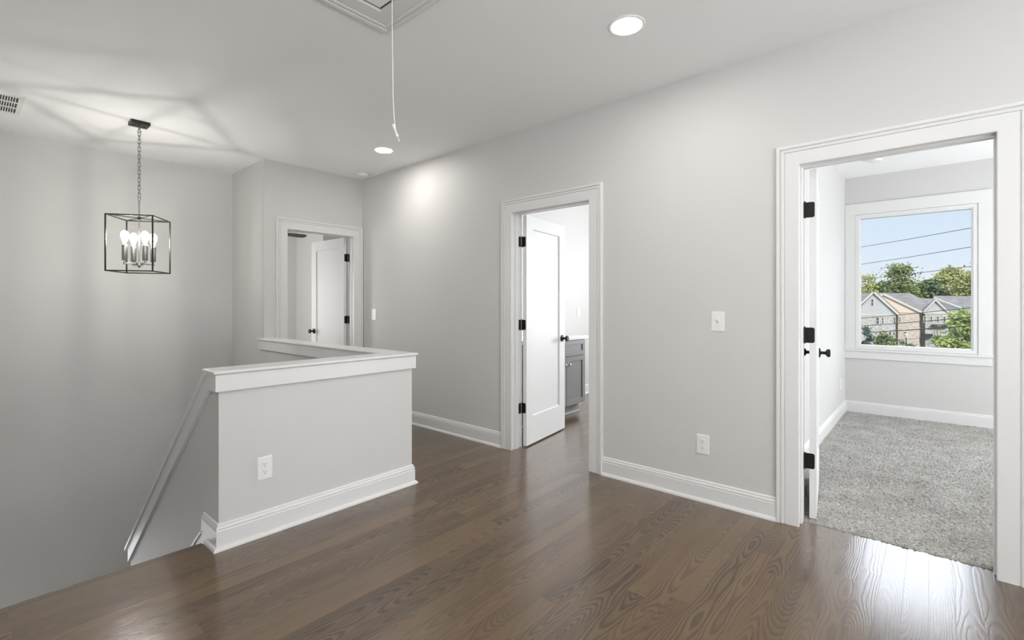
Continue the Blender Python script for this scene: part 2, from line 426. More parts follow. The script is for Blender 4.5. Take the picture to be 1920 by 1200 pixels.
# half walls round the stairwell
wall('wall_half_front', [((PX0, PY0, -.25), (PX1, PY1, .893))], 'low light grey half wall facing the camera with an outlet')
wall('wall_half_side', [((RX0, PY1, -.25), (PX1, YD, .893))], 'low light grey half wall running back beside the stairwell')
SL = .825                                                           # pitch of the stairs
def zs(y): return .873 - SL * (y - PY1)                            # top of the sloping wall
YE = 4.70
bm = new(); prism(bm, [(PX0, PY1, LOW), (PX0, YE, LOW), (PX0, YE, zs(YE)), (PX0, PY1, zs(PY1))], (.125, 0, 0))
tagit(obj('wall_slope', bm, M['wall']), 'light grey half wall sloping down with the stairs', 'wall', kind='structure')
# staircase going down away from the landing
bm = new()
for i in range(14):
    y0 = PY1 + i * .23; z = -.19 * (i + 1)
    if y0 > 5.5: break
    box(bm, (-.285, y0 - .02, z - .03), (PX0, y0 + .25, z), 0)
    box(bm, (-.285, y0 + .01, z - .22), (PX0, y0 + .23, z - .03), 1)
tagit(obj('stairs', bm, [M['floor'], M['trim']]), 'flight of oak stairs going down from the landing', 'stairs', kind='structure')

# ------------------------------------------------------------------ trim
BASE = [(0, 0), (.031, 0), (.031, .006), (.028, .014), (.022, .019), (.016, .021), (.016, .097), (.0145, .099), (.0125, .100), (.0125, .103),
        (.0150, .106), (.0150, .112), (.0115, .117), (.0075, .119), (.0070, .121), (.0100, .124), (.0090, .128), (.005, .132), (0, .133)]
BASE_C = [(0, 0), (.016, 0)] + BASE[6:]                              # no shoe moulding on carpet
def baseboard(name, paths, label, prof=BASE, z=0.):
    bm = new()
    for p, s in paths: sweep(bm, p, prof, side=s, origin=Vector((0, 0, z)))
    return tagit(obj(name, bm, M['trim'], smooth=True), label, 'baseboard', kind='structure')
CO = .115
SHOE = [(.0155, 0)] + BASE[1:6]
bm = new()
sweep(bm, [(PX0, 2.953), (PX0, PY0), (PX1, PY0), (PX1, YD)], BASE_C, side=-1)
sweep(bm, [(PX0, PY1 + .006), (PX0, PY0), (PX1, PY0), (PX1, YD)], SHOE, side=-1)
box(bm, (PX0 - .016, PY1 + .001, -.2), (PX0, 2.953, 0))
tagit(obj('baseboard_half_wall', bm, M['trim'], smooth=True), 'white moulded baseboard wrapped round the front half wall', 'baseboard', kind='structure')
baseboard('baseboard_right', [([(WX, D2[1] + CO), (WX, D1[0] - CO)], 1)], 'white baseboard between the bathroom and bedroom doorways')
baseboard('baseboard_hall', [([(WX, D1[1] + CO), (WX, YD)], 1)], 'white baseboard from the bathroom doorway to the far corner')
baseboard('baseboard_entry', [([(WX, -3.38), (WX, D2[0] - CO)], 1)], 'white baseboard right of the bedroom doorway')
baseboard('baseboard_bedroom', [([(WB, .765), (XE, .765), (XE, -3.1)], -1)], 'white baseboard round the bedroom under the window', BASE_C)
baseboard('baseboard_bathroom', [([(4.86, 3.66), (XE, 3.66), (XE, .9)], -1)], 'white baseboard beyond the bathroom vanity')
baseboard('baseboard_far_room', [([(1.2, 9.4), (4.3, 9.4), (4.3, 8.33), (6.1, 8.33)], -1)], 'white baseboard of the room behind the far doorway', BASE_C)
CAS = [(0, 0), (0, .011), (.003, .014), (.070, .016), (.0705, .0125), (.0745, .0125), (.077, .018), (.082, .0205), (.089, .0205), (.093, .017),
       (.0935, .0155), (.0965, .0155), (.097, .0235), (.100, .0245), (.112, .0245), (.115, .022), (.115, 0)]
def doorway(name, label, a, b, org, U, out_n, depth=WT, floor=True):
    """casing on the landing side plus lined jamb with stop; a..b along U, out_n points to the landing"""
    r = .006
    t = thing(name, label, 'door frame', (org + U * ((a + b) / 2))[:], kind='structure')
    pts = [(a, 0), (a, DH), (b, DH), (b, 0)]
    bm = new(); sweep(bm, pts, CAS, side=1, origin=org, U=U, V=Z, Nn=out_n); obj('casing', bm, M['trim'], t, smooth=True)
    bm = new(); sweep(bm, pts, CAS, side=1, origin=org - out_n * depth, U=U, V=Z, Nn=-out_n); obj('casing', bm, M['trim'], t, smooth=True)
    jp = [(a - r, 0), (a - r, DH + r), (b + r, DH + r), (b + r, 0)]
    bm = new(); sweep(bm, jp, [(0, 0.001), (.006 + JT - .006, 0.001), (.006 + JT - .006, depth), (0, depth)], side=1, origin=org, U=U, V=Z, Nn=-out_n)
    obj('jamb', bm, M['trim'], t)
    bm = new(); sweep(bm, jp, [(-.011, .042), (-.009, .040), (0, .040), (0, .076), (-.009, .076), (-.011, .074)], side=1, origin=org, U=U, V=Z, Nn=-out_n)
    obj('door_stop', bm, M['trim'], t)
    return t
doorway('trim_2', 'white moulded frame round the bathroom doorway', D1[0], D1[1], Vector((WX, 0, 0)), Y, -X)
doorway('trim_3', 'white moulded frame round the bedroom doorway', D2[0], D2[1], Vector((WX, 0, 0)), Y, -X)
doorway('trim_4', 'white moulded frame round the far doorway at the end of the landing', D3[0], D3[1], Vector((0, YD, 0)), X, -Y)
# half wall caps
NOSE = [(0, 0), (.008, .001), (.010, .004), (.013, .006), (.013, .013), (.010, .017), (.003, .019), (-.02, .019), (-.02, 0)]
t = thing('trim_5', 'white cap and apron boards along the top of the L shaped half wall', 'half wall cap', (1.4, 2.8, .893), kind='structure')
o_ = .020                                                           # apron thickness
cp = [(PX0 - .019, PY0 - .019), (PX1 + .019, PY0 - .019), (PX1 + .019, YD), (RX0 - .019, YD), (RX0 - .019, PY1 + .019), (PX0 - .019, PY1 + .019)]
bm = new()
sweep(bm, cp, NOSE, side=-1, closed=True, origin=Vector((0, 0, .894)))
vs = [bm.verts.new((x, y, .9124)) for x, y in cp]; bm.faces.new(vs)
vs = [bm.verts.new((x, y, .8946)) for x, y in cp]; bm.faces.new(vs[::-1])
obj('cap_board', bm, M['trim'], t)
bm = new()
ap = [(PX0, PY1), (PX0, PY0), (PX1, PY0), (PX1, YD)]
sweep(bm, ap, [(0, .807), (o_, .807), (o_, .8935), (0, .8935)], side=-1)
sweep(bm, [(RX0, YD), (RX0, PY1), (PX0 + .1, PY1)], [(0, .807), (o_, .807), (o_, .8935), (0, .8935)], side=-1)
obj('apron_board', bm, M['trim'], t)
t = thing('trim_6', 'white cap and skirt boards sloping down the half wall beside the stairs', 'stair trim', (PX0, PY1, .87), kind='structure')
yA, yB2 = PY1 - .004, YE + .05
def sl(y, d): return .893 + .0 - SL * (y - (PY1 - .002)) + d
bm = new()
prism(bm, [(PX0 - .030, yA, sl(yA, -.012)), (PX0 - .030, yB2, sl(yB2, -.012)), (PX0 - .030, yB2, sl(yB2, .013)), (PX0 - .030, yA, sl(yA, .013))], (.185, 0, 0))
obj('sloping_cap', bm, M['trim'], t)
bm = new()
prism(bm, [(PX0 - .018, PY0 - .0, .807), (PX0 - .018, PY1 - .03, .807), (PX0 - .018, YE, sl(YE, -.125)), (PX0 - .018, YE, sl(YE, -.012)), (PX0 - .018, PY1 - .002, sl(PY1, -.01))], (.018, 0, 0))
obj('sloping_apron', bm, M['trim'], t)
bm = new()
def sk(y): return -.026 - SL * (y - 3.042)
prism(bm, [(PX0 - .014, 2.954, sk(2.954)), (PX0 - .014, YE, sk(YE)), (PX0 - .014, YE, sk(YE) - .33), (PX0 - .014, 2.954, sk(2.954) - .33)], (.014, 0, 0))
prism(bm, [(PX0 - .020, 2.954, sk(2.954) - .012), (PX0 - .020, YE, sk(YE) - .012), (PX0 - .020, YE, sk(YE) - .026), (PX0 - .020, 2.954, sk(2.954) - .026)], (.02, 0, 0))
obj('stair_skirt', bm, M['trim'], t)

# ------------------------------------------------------------------ doors
def knob_bm(bm, base, n):
    mtx = Matrix.Translation(base) @ Vector((0, 0, 1)).rotation_difference(n).to_matrix().to_4x4()
    lathe(bm, [(0, 0), (.033, 0), (.033, .004), (.029, .009), (.014, .011), (.0105, .016), (.0105, .036), (.015, .040), (.025, .046), (.0275, .052), (.0275, .060), (.024, .066), (.010, .0675), (0, .0675)], mtx, 28)
def door(name, label, pivot, ang, width, hinge_side, pin_off, flip):
    """leaf built along local +X from the hinge pin; the stop-side face is at local y = 0 * flip"""
    t = thing(name, label, 'door', pivot, ang, kind='structure')
    th, x0, x1, z0, z1 = .035, .006, .006 + width, .012, DH - .002
    y0, y1 = (-pin_off, -pin_off - th) if flip < 0 else (pin_off, pin_off + th)
    st, tr, br, rec = .113, .113, .245, .011
    bm = new()
    def loop(xa, xb, za, zb, y): return [bm.verts.new(p) for p in ((xa, y, za), (xb, y, za), (xb, y, zb), (xa, y, zb))]
    of, ob = loop(x0, x1, z0, z1, y0), loop(x0, x1, z0, z1, y1)
    s = 1 if y1 > y0 else -1
    inf, inb = loop(x0+st, x1-st, z0+br, z1-tr, y0), loop(x0+st, x1-st, z0+br, z1-tr, y1)
    g = .006
    df, db = loop(x0+st+g, x1-st-g, z0+br+g, z1-tr-g, y0 + s*rec), loop(x0+st+g, x1-st-g, z0+br+g, z1-tr-g, y1 - s*rec)
    for i in range(4):
        j = (i+1) % 4
        for A, B in ((of, inf), (inf, df), (ob, inb), (inb, db), (of, ob), (df, db)):
            bm.faces.new((A[i], A[j], B[j], B[i]))
    leaf = obj('leaf', bm, M['door'], t, local=True)
    bm = new(); box(bm, (x0+st+g-.001, y0 + s*(rec+.0002), z0+br+g-.001), (x1-st-g+.001, y1 - s*(rec+.0002), z1-tr-g+.001))
    obj('panel', bm, M['door'], leaf, local=True)
    for yy, n in ((y0, Vector((0, -s, 0))), (y1, Vector((0, s, 0)))):
        bm = new(); knob_bm(bm, Vector((x1 - .062, yy, .915)), n); obj('knob', bm, M['bronze'], t, local=True, smooth=True, label='dark bronze round door knob')
    bm = new(); box(bm, (x1 - .0005, y0 + s*.006, .885), (x1 + .0012, y1 - s*.006, .945)); box(bm, (x1, y0 + s*.012, .902), (x1 + .007, y1 - s*.012, .928))
    obj('latch', bm, M['bronze'], t, local=True)
    return t, y0, s
def hinge_set(t, zs_, jamb_dir, leaf_off, pin=.0, leafvec=(0, 1)):
    """three butt hinges: knuckle on the pin, one plate on the leaf edge, one on the jamb (world direction)"""
    for z in zs_:
        h = .089; bm = new()
        for k in range(5):
            tube(bm, [(pin, leaf_off, z - h/2 + k*h/5 + .001), (pin, leaf_off, z - h/2 + (k+1)*h/5 - .001)], .0062, 12)
        tube(bm, [(pin, leaf_off, z - h/2 - .004), (pin, leaf_off, z + h/2 + .006)], .0035, 10)
        h1 = obj('hinge', bm, M['bronze'], t, local=True, smooth=True, label='dark bronze butt hinge')
        bm = new(); sgn = leafvec[1]; L = sgn * (leafvec[0] + .026); rc = .009
        pts = [(.0045, 0, z - h/2), (.0045, L - sgn*rc, z - h/2), (.0045, L - sgn*rc*.3, z - h/2 + rc*.3), (.0045, L, z - h/2 + rc),
               (.0045, L, z + h/2 - rc), (.0045, L - sgn*rc*.3, z + h/2 - rc*.3), (.0045, L - sgn*rc, z + h/2), (.0045, 0, z + h/2)]
        prism(bm, pts, (.0018, 0, 0))
        obj('hinge_plate', bm, M['bronze'], h1, local=True)
        ju = jamb_dir; a = MAT[t].inverted().to_3x3() @ Vector(ju[0]); nrm = MAT[t].inverted().to_3x3() @ Vector(ju[1])
        c = Vector((pin, leaf_off, z)); bm = new()
        p0 = c - nrm*.0065
        prism(bm, [p0 + Z*(-h/2), p0 + a*.036 + Z*(-h/2), p0 + a*.036 + Z*(h/2), p0 + Z*(h/2)], nrm*.0018)
        obj('hinge_plate', bm, M['bronze'], h1, local=True)
HZ = (1.800, 1.072, .342)
# bathroom door: hinged on the left jamb, swung just past square into the bathroom
t1, _, s1 = door('door_1', 'white one panel door standing open into the bathroom', (WB + .008, D1[1] + .006 - .0105, 0), R(8.6), .748, 1, .008, -1)
hinge_set(t1, HZ, ((-1, 0, 0), (0, -1, 0)), .0, 0., (.008, -1))
t2, _, s2 = door('door_2', 'white one panel door standing open into the bedroom', (WB + .008, D2[1] + .006 - .0105, 0), R(7.6), .748, 1, .022, -1)
hinge_set(t2, HZ, ((-1, 0, 0), (0, -1, 0)), .0, 0., (.022, -1))
# far door: hinged on the right jamb, open square into the far room
t3, _, s3 = door('door_3', 'white one panel door standing open in the far doorway', (D3[1] + .006 - .0105, YD + .115 + .008, 0), R(91.5), .748, 1, .010, 1)
hinge_set(t3, HZ, ((0, -1, 0), (-1, 0, 0)), .0, 0., (.010, 1))

# ------------------------------------------------------------------ bedroom and bathroom windows
def window(name, label, y0, y1, z0, z1, sill=True, inner=.055):
    t = thing(name, label, 'window', (XE, (y0 + y1) / 2, z0), kind='structure')
    bm = new(); rect = [(y0, z0), (y0, z1), (y1, z1), (y1, z0)]
    og = Vector((XE, 0, 0))
    for p, q in ((y0 - .093, y0 + .004), (y1 - .004, y1 + .093)): box(bm, (XE - .018, p, z0), (XE, q, z1 - .004), bevel=.0015)
    box(bm, (XE - .0185, y0 - .093, z1 - .004), (XE, y1 + .093, z1 + .124), bevel=.0015)
    obj('casing', bm, M['trim'], t)
    bm = new(); sweep(bm, rect, [(0, 0), (.012, 0), (.012, .16), (0, .16)], side=-1, closed=True, origin=og + X*.001, U=Y, V=Z, Nn=X); obj('jamb', bm, M['trim'], t)
    bm = new(); sweep(bm, rect, [(.006, -.012), (.040, -.012), (.043, -.006), (inner - .004, -.006), (inner, .004), (inner, .05), (.012, .05)], side=-1, closed=True, origin=og, U=Y, V=Z, Nn=X)
    fr = obj('window_frame', bm, M['trim'], t)
    bm = new(); box(bm, (XE + .026, y0 + inner - .004, z0 + inner - .004), (XE + .031, y1 - inner + .004, z1 - inner + .004)); obj('pane', bm, M['glass'], fr)
    bm = new(); box(bm, (XE - .034, y0 - .12, z0 - .020), (XE + .045, y1 + .10, z0 + .004), bevel=.004); obj('window_sill', bm, M['trim'], t)
    bm = new(); box(bm, (XE - .017, y0 - .095, z0 - .105), (XE, y1 + .097, z0 - .020), bevel=.002); obj('apron', bm, M['trim'], t)
    return t
window('window_1', 'square white framed picture window in the bedroom', WY0, WY1, WZ0, WZ1)
window('window_2', 'white framed bathroom window out of sight behind the door wall', BY0, BY1, BZ0, BZ1)

# ------------------------------------------------------------------ switches and outlets
def wall_device(name, label, cat, pos, n, kind, group=None):
    n = Vector(n); rz = math.atan2(n.y, n.x) + math.pi/2          # local -Y faces the room
    t = thing(name, label, cat, pos, rz, group or ('outlets low on the walls' if kind == 'outlet' else 'switch plates on the walls'))
    w, h = .080, .124
    bm = new(); fs = box(bm, (-w/2, -.006, -h/2), (w/2, 0, h/2))
    f = [q for q in fs if abs(q.calc_center_median().y + .006) < 1e-5]
    bmesh.ops.bevel(bm, geom=list(f[0].edges), offset=.004, segments=3, affect='EDGES')
    pl = obj('cover_plate', bm, M['plate'], t, local=True)
    if kind == 'switch':
        bm = new(); box(bm, (-.0055, -.0068, -.013), (.0055, -.0055, .013)); obj('toggle_slot', bm, M['screw'], pl, local=True)
        bm = new(); prism(bm, [(-.004, -.006, -.004), (-.004, -.006, .009), (-.004, -.019, .014), (-.004, -.020, .008)], (.008, 0, 0)); obj('toggle', bm, M['plate'], t, local=True)
        for z in (-.030, .030):
            bm = new(); lathe(bm, [(0, 0), (.0035, 0), (.003, .0012), (0, .0014)], Matrix.Translation((0, -.006, z)) @ Matrix.Rotation(R(90), 4, 'X'), 14); obj('screw', bm, M['screw'], pl, local=True)
    elif kind == 'dimmer':
        bm = new(); box(bm, (-.017, -.0075, -.034), (.017, -.0055, .034), bevel=.0008); obj('rocker', bm, M['plate'], t, local=True)
    else:
        for z in (-.0205, .0205):
            bm = new(); pts = []
            for k in range(28):
                a = 2*math.pi*k/28; pts.append((.0172*math.cos(a), -.0055, z + max(-.0135, min(.0135, .0172*math.sin(a)))))
            prism(bm, pts, (0, -.0032, 0)); rc = obj('receptacle', bm, M['plate'], t, local=True)
            bm = new()
            box(bm, (-.0072, -.0091, z - .001), (-.0052, -.0086, z + .0085)); box(bm, (.0052, -.0091, z + .0005), (.0070, -.0086, z + .0075))
            lathe(bm, [(0, 0), (.0026, 0), (.0026, .0004), (0, .0004)], Matrix.Translation((0, -.0087, z - .0075)) @ Matrix.Rotation(R(90), 4, 'X'), 12)
            obj('slot', bm, M['slot'], rc, local=True)
        bm = new(); lathe(bm, [(0, 0), (.003, 0), (.0026, .001), (0, .0012)], Matrix.Translation((0, -.006, 0)) @ Matrix.Rotation(R(90), 4, 'X'), 14); obj('screw', bm, M['screw'], pl, local=True)
    return t
wall_device('light_switch', 'white toggle switch plate on the wall between the bathroom and bedroom doorways', 'light switch', (WX, 1.005, 1.144), (-1, 0, 0), 'switch')
wall_device('light_switch', 'small white switch plate beside the far doorway', 'light switch', (WX, 4.818, 1.136), (-1, 0, 0), 'dimmer')
wall_device('light_switch', 'white switch plate on the bathroom wall above the grey vanity', 'light switch', (5.565, 3.66, 1.15), (0, -1, 0), 'dimmer')
wall_device('wall_outlet', 'white double outlet low on the wall beside the bedroom doorway', 'outlet', (WX, 1.097, .360), (-1, 0, 0), 'outlet')
wall_device('wall_outlet', 'white double outlet on the front of the half wall', 'outlet', (1.077, PY0, .361), (0, -1, 0), 'outlet')
wall_device('wall_outlet', 'white outlet on the bedroom wall seen edge on near the window corner', 'outlet', (6.46, .765, .358), (0, -1, 0), 'outlet')

# ------------------------------------------------------------------ ceiling fixtures
def can(label, x, y):
    t = thing('recessed_light', label, 'ceiling light', (x, y, H), group='recessed ceiling lights')
    bm = new(); lathe(bm, [(.078, -.001), (.080, -.005), (.092, -.006), (.097, -.003), (.098, 0)], Matrix.Translation((x, y, H)), 48); obj('trim_ring', bm, M['plate'], t, smooth=True)
    bm = new(); lathe(bm, [(0, -.0035), (.060, -.0033), (.079, -.002)], Matrix.Translation((x, y, H)), 40); obj('lens', bm, M['lens'], t, smooth=True)
can('round recessed ceiling light in front of the bedroom and bathroom wall', 2.303, 1.212)
can('round recessed ceiling light overhead near the camera', 0.95, 0.25)
can('added unseen recessed ceiling light overhead behind the camera', 0.95, -1.45)  # extra can put in out of view for more light from above
can('added unseen recessed ceiling light overhead left of the camera', -.35, .25)  # likewise added out of view to strengthen the top light
can('round recessed ceiling light farther back above the half wall', 2.633, 3.93)
def smoke(label, x, y):
    t = thing('smoke_detector', label, 'smoke detector', (x, y, H), group='smoke detectors on the ceilings')
    m_ = Matrix.Translation((x, y, H)) @ Matrix.Rotation(math.pi, 4, 'X')
    bm = new(); lathe(bm, [(0, 0), (.066, 0), (.066, .006), (.0, .006)], m_, 36); obj('base', bm, M['plate'], t, smooth=True)
    bm = new(); lathe(bm, [(.0, .008), (.061, .008), (.060, .020), (.054, .030), (.040, .036), (.02, .038), (0, .038)], m_, 36); obj('cover', bm, M['plate'], t, smooth=True)
    bm = new(); lathe(bm, [(.060, .006), (.058, .008)], m_, 36); obj('vent_gap', bm, M['slot'], t)
smoke('white smoke detector on the ceiling above the far doorway', 2.945, 4.80)
smoke('white smoke detector on the bedroom ceiling', 6.05, .43)
# air vent over the stairs
t = thing('ceiling_vent', 'white slotted air vent in the ceiling over the stairs', 'air vent', (0, 5.08, H))
vx0, vx1, vy0, vy1 = -.26, .295, 4.835, 5.33
bm = new(); sweep(bm, [(vx0, vy0), (vx0, vy1), (vx1, vy1), (vx1, vy0)], [(0, 0), (0, .004), (.012, .010), (.040, .010), (.040, 0)], side=-1, closed=True, origin=Vector((0, 0, H)), Nn=-Z); obj('frame', bm, M['plate'], t)
bm = new(); box(bm, (vx0 + .03, vy0 + .03, H - .002), (vx1 - .03, vy1 - .03, H - .0005)); obj('filter', bm, M['filter'], t)
bm = new()
for k in range(1, 3): yv = vy0 + .04 + k * (vy1 - vy0 - .08) / 3; box(bm, (vx0 + .04, yv - .008, H - .010), (vx1 - .04, yv + .008, H - .002))
n_ = 36
for k in range(1, n_): xv = vx0 + .04 + k * (vx1 - vx0 - .08) / n_; box(bm, (xv - .0024, vy0 + .04, H - .009), (xv + .0024, vy1 - .04, H - .003))
obj('grille', bm, M['plate'], t)
# attic hatch with its pull cord
t = thing('attic_hatch', 'white trimmed attic hatch in the ceiling near the camera', 'attic hatch', (1.05, 1.35, H))
hx0, hx1, hy0, hy1 = .74, 1.365, .70, 2.065
bm = new(); sweep(bm, [(hx0, hy0), (hx0, hy1), (hx1, hy1), (hx1, hy0)], [(d * 1.12, h_) for d, h_ in CAS], side=1, closed=True, origin=Vector((0, 0, H)), Nn=-Z); obj('casing', bm, M['trim'], t, smooth=True)
bm = new(); box(bm, (hx0 + .012, hy0 + .012, H - .006), (hx1 - .012, hy1 - .012, H - .001)); obj('panel', bm, M['ceiling'], t)
bm = new(); box(bm, (hx0 + .0005, hy0 + .0005, H - .0012), (hx1 - .0005, hy1 - .0005, H - .0004)); obj('gap_shade', bm, M['slot'], t)  # dark sheet painting the shadow in the gap round the panel
t = thing('pull_cord', 'thin white pull cord hanging from the attic hatch', 'pull cord', (1.30, 1.873, H))
bm = new()
pts = [(1.30, 1.873, H - .006), (1.3005, 1.8735, 2.55), (1.303, 1.873, 2.35), (1.3035, 1.8715, 2.22), (1.307, 1.869, 2.12), (1.3115, 1.866, 2.07), (1.318, 1.861, 2.035), (1.326, 1.855, 2.005)]
tube(bm, pts, .0024, 8); obj('cord', bm, M['cord'], t, smooth=True)
bm = new(); dv = (Vector((1.319, 1.860, 2.025)) - Vector((1.303, 1.872, 2.083))).normalized()
mt = Matrix.Translation((1.3035, 1.8715, 2.083)) @ Vector((0, 0, 1)).rotation_difference(dv).to_matrix().to_4x4()
lathe(bm, [(0, 0), (.006, .001), (.0085, .006), (.0085, .014), (.0055, .022), (.004, .04), (.006, .050), (.0075, .056), (.006, .062), (0, .064)], mt, 18); obj('pull_handle', bm, M['cord'], t, smooth=True)

# ------------------------------------------------------------------ lantern over the stairs
CX, CY = .932, 4.823; ZT, ZB, HS = 1.948, 1.513, .157
def lantern():
    t = thing('lantern_pendant', 'black open cage lantern with four bulbs hanging over the stairs', 'pendant light', (CX, CY, H))
    bm = new(); box(bm, (CX - .062, CY - .060, H - .026), (CX + .062, CY + .060, H - .0005), bevel=.001); cn = obj('canopy', bm, M['black'], t)
    for s in (-1, 1):
        bm = new(); lathe(bm, [(0, 0), (.006, 0), (.005, .004), (0, .005)], Matrix.Translation((CX + s*.033, CY, H - .026)) @ Matrix.Rotation(math.pi, 4, 'X'), 14); obj('screw', bm, M['bronze'], cn)
    bm = new(); tube(bm, [(CX, CY, H - .026), (CX, CY, H - .062)], .008, 12)
    tube(bm, [(CX + .011*math.cos(a), CY, H - .072 + .011*math.sin(a)) for a in (2*math.pi*k/16 for k in range(16))], .003, 8, closed=True)
    obj('hanging_loop', bm, M['chain'], t, smooth=True)
    ztop, zbot = H - .077, 2.118
    n = 17; p = (ztop - zbot) / n
    ch = None
    for k in range(n):
        zc = ztop - (k + .5) * p; L, w = p * .5 + .005, .0085
        ux, uy = (math.cos(R(-34 + 90*(k % 2))), math.sin(R(-34 + 90*(k % 2))))
        pts = []
        for i in range(20):
            a = 2*math.pi*i/20; c, s = math.cos(a), math.sin(a)
            pts.append((CX + ux*w*c, CY + uy*w*c, zc + (L - w)*(1 if s > 0 else -1)*(abs(s) > .01) + w*s))
        bm = new(); tube(bm, pts, .0023, 7, closed=True)
        if ch is None: ch = obj('chain', bm, M['chain'], t, smooth=True)
        else: obj('link', bm, M['chain'], ch, smooth=True)
    bm = new(); tube(bm, [(CX + .011*math.cos(a)*.8, CY, 2.104 + .016*math.sin(a)) for a in (2*math.pi*k/16 for k in range(16))], .003, 8, closed=True)
    tube(bm, [(CX, CY, 2.092), (CX, CY, 2.06)], .007, 12); tube(bm, [(CX, CY, 2.06), (CX, CY, 1.565)], .0052, 12)
    obj('stem', bm, M['nickel'], t, smooth=True)
    e1 = Vector((math.cos(R(-34)), math.sin(R(-34)), 0)); e2 = Vector((-e1.y, e1.x, 0)); C0 = Vector((CX, CY, 0))
    cs = [C0 + HS*(a*e1 + b*e2) for a, b in ((-1,-1),(1,-1),(1,1),(-1,1))]
    bm = new(); w = .0085
    for i in range(4):
        a, b = cs[i], cs[(i+1) % 4]
        bar(bm, a + Z*ZB, a + Z*ZT, w)
        for z in (ZB, ZT): bar(bm, a + Z*z - (b-a).normalized()*w/2, b + Z*z + (b-a).normalized()*w/2, w)
    obj('cage_frame', bm, M['black'], t)
    bm = new(); bar(bm, cs[0] + Z*ZT, cs[2] + Z*ZT, .006); bar(bm, cs[1] + Z*ZT, cs[3] + Z*(ZT), .0058); lathe(bm, [(0, -.012), (.012, -.012), (.012, .012), (0, .012)], Matrix.Translation((CX, CY, ZT)), 16)
    obj('cross_bar', bm, M['black'], t)
    bm = new(); lathe(bm, [(0, 1.548), (.008, 1.549), (.010, 1.556), (.006, 1.562), (.024, 1.564), (.024, 1.588), (.008, 1.590), (0, 1.590)], Matrix.Translation((CX, CY, 0)), 24); obj('hub', bm, M['nickel'], t, smooth=True)
    rr = .098; g1 = (e1 + e2).normalized(); g2 = (e2 - e1).normalized()
    for d in (-g1, g1, g2, -g2):
        q = C0 + rr*d
        bm = new(); tube(bm, [C0 + Z*1.577 + d*.02, q + Z*1.577 - d*.004, q + Z*1.580, q + Z*1.606], .0042, 10)
        lathe(bm, [(0, 1.566), (.009, 1.567), (.009, 1.590), (.006, 1.592), (0, 1.592)], Matrix.Translation(q), 16); obj('arm', bm, M['nickel'], t, smooth=True)
        bm = new(); lathe(bm, [(0, 1.600), (.017, 1.600), (.019, 1.603), (.019, 1.722), (.0165, 1.724), (.0165, 1.715), (0, 1.715)], Matrix.Translation(q), 24); sv = obj('candle_sleeve', bm, M['nickel'], t, smooth=True)
        bm = new(); lathe(bm, [(.012, 1.716), (.013, 1.735), (.019, 1.757), (.0275, 1.782), (.0295, 1.800), (.0265, 1.818), (.017, 1.832), (.005, 1.839), (0, 1.840)], Matrix.Translation(q), 24)
        obj('bulb', bm, M['bulb'], sv, smooth=True, label='lit clear glass bulb')
        bm = new()
        for k in range(6):
            a = 2*math.pi*k/6; tube(bm, [q + Vector((.005*math.cos(a), .005*math.sin(a), 1.745)), q + Vector((.011*math.cos(a+.5), .011*math.sin(a+.5), 1.80))], .0011, 5)
        obj('filament', bm, M['filament'], sv)
        light('bulb_glow', 'POINT', MAT[t].inverted() @ (q + Z*1.785), 14.0, (1, .96, .90), parent=t, shadow_soft_size=.012)
lantern()

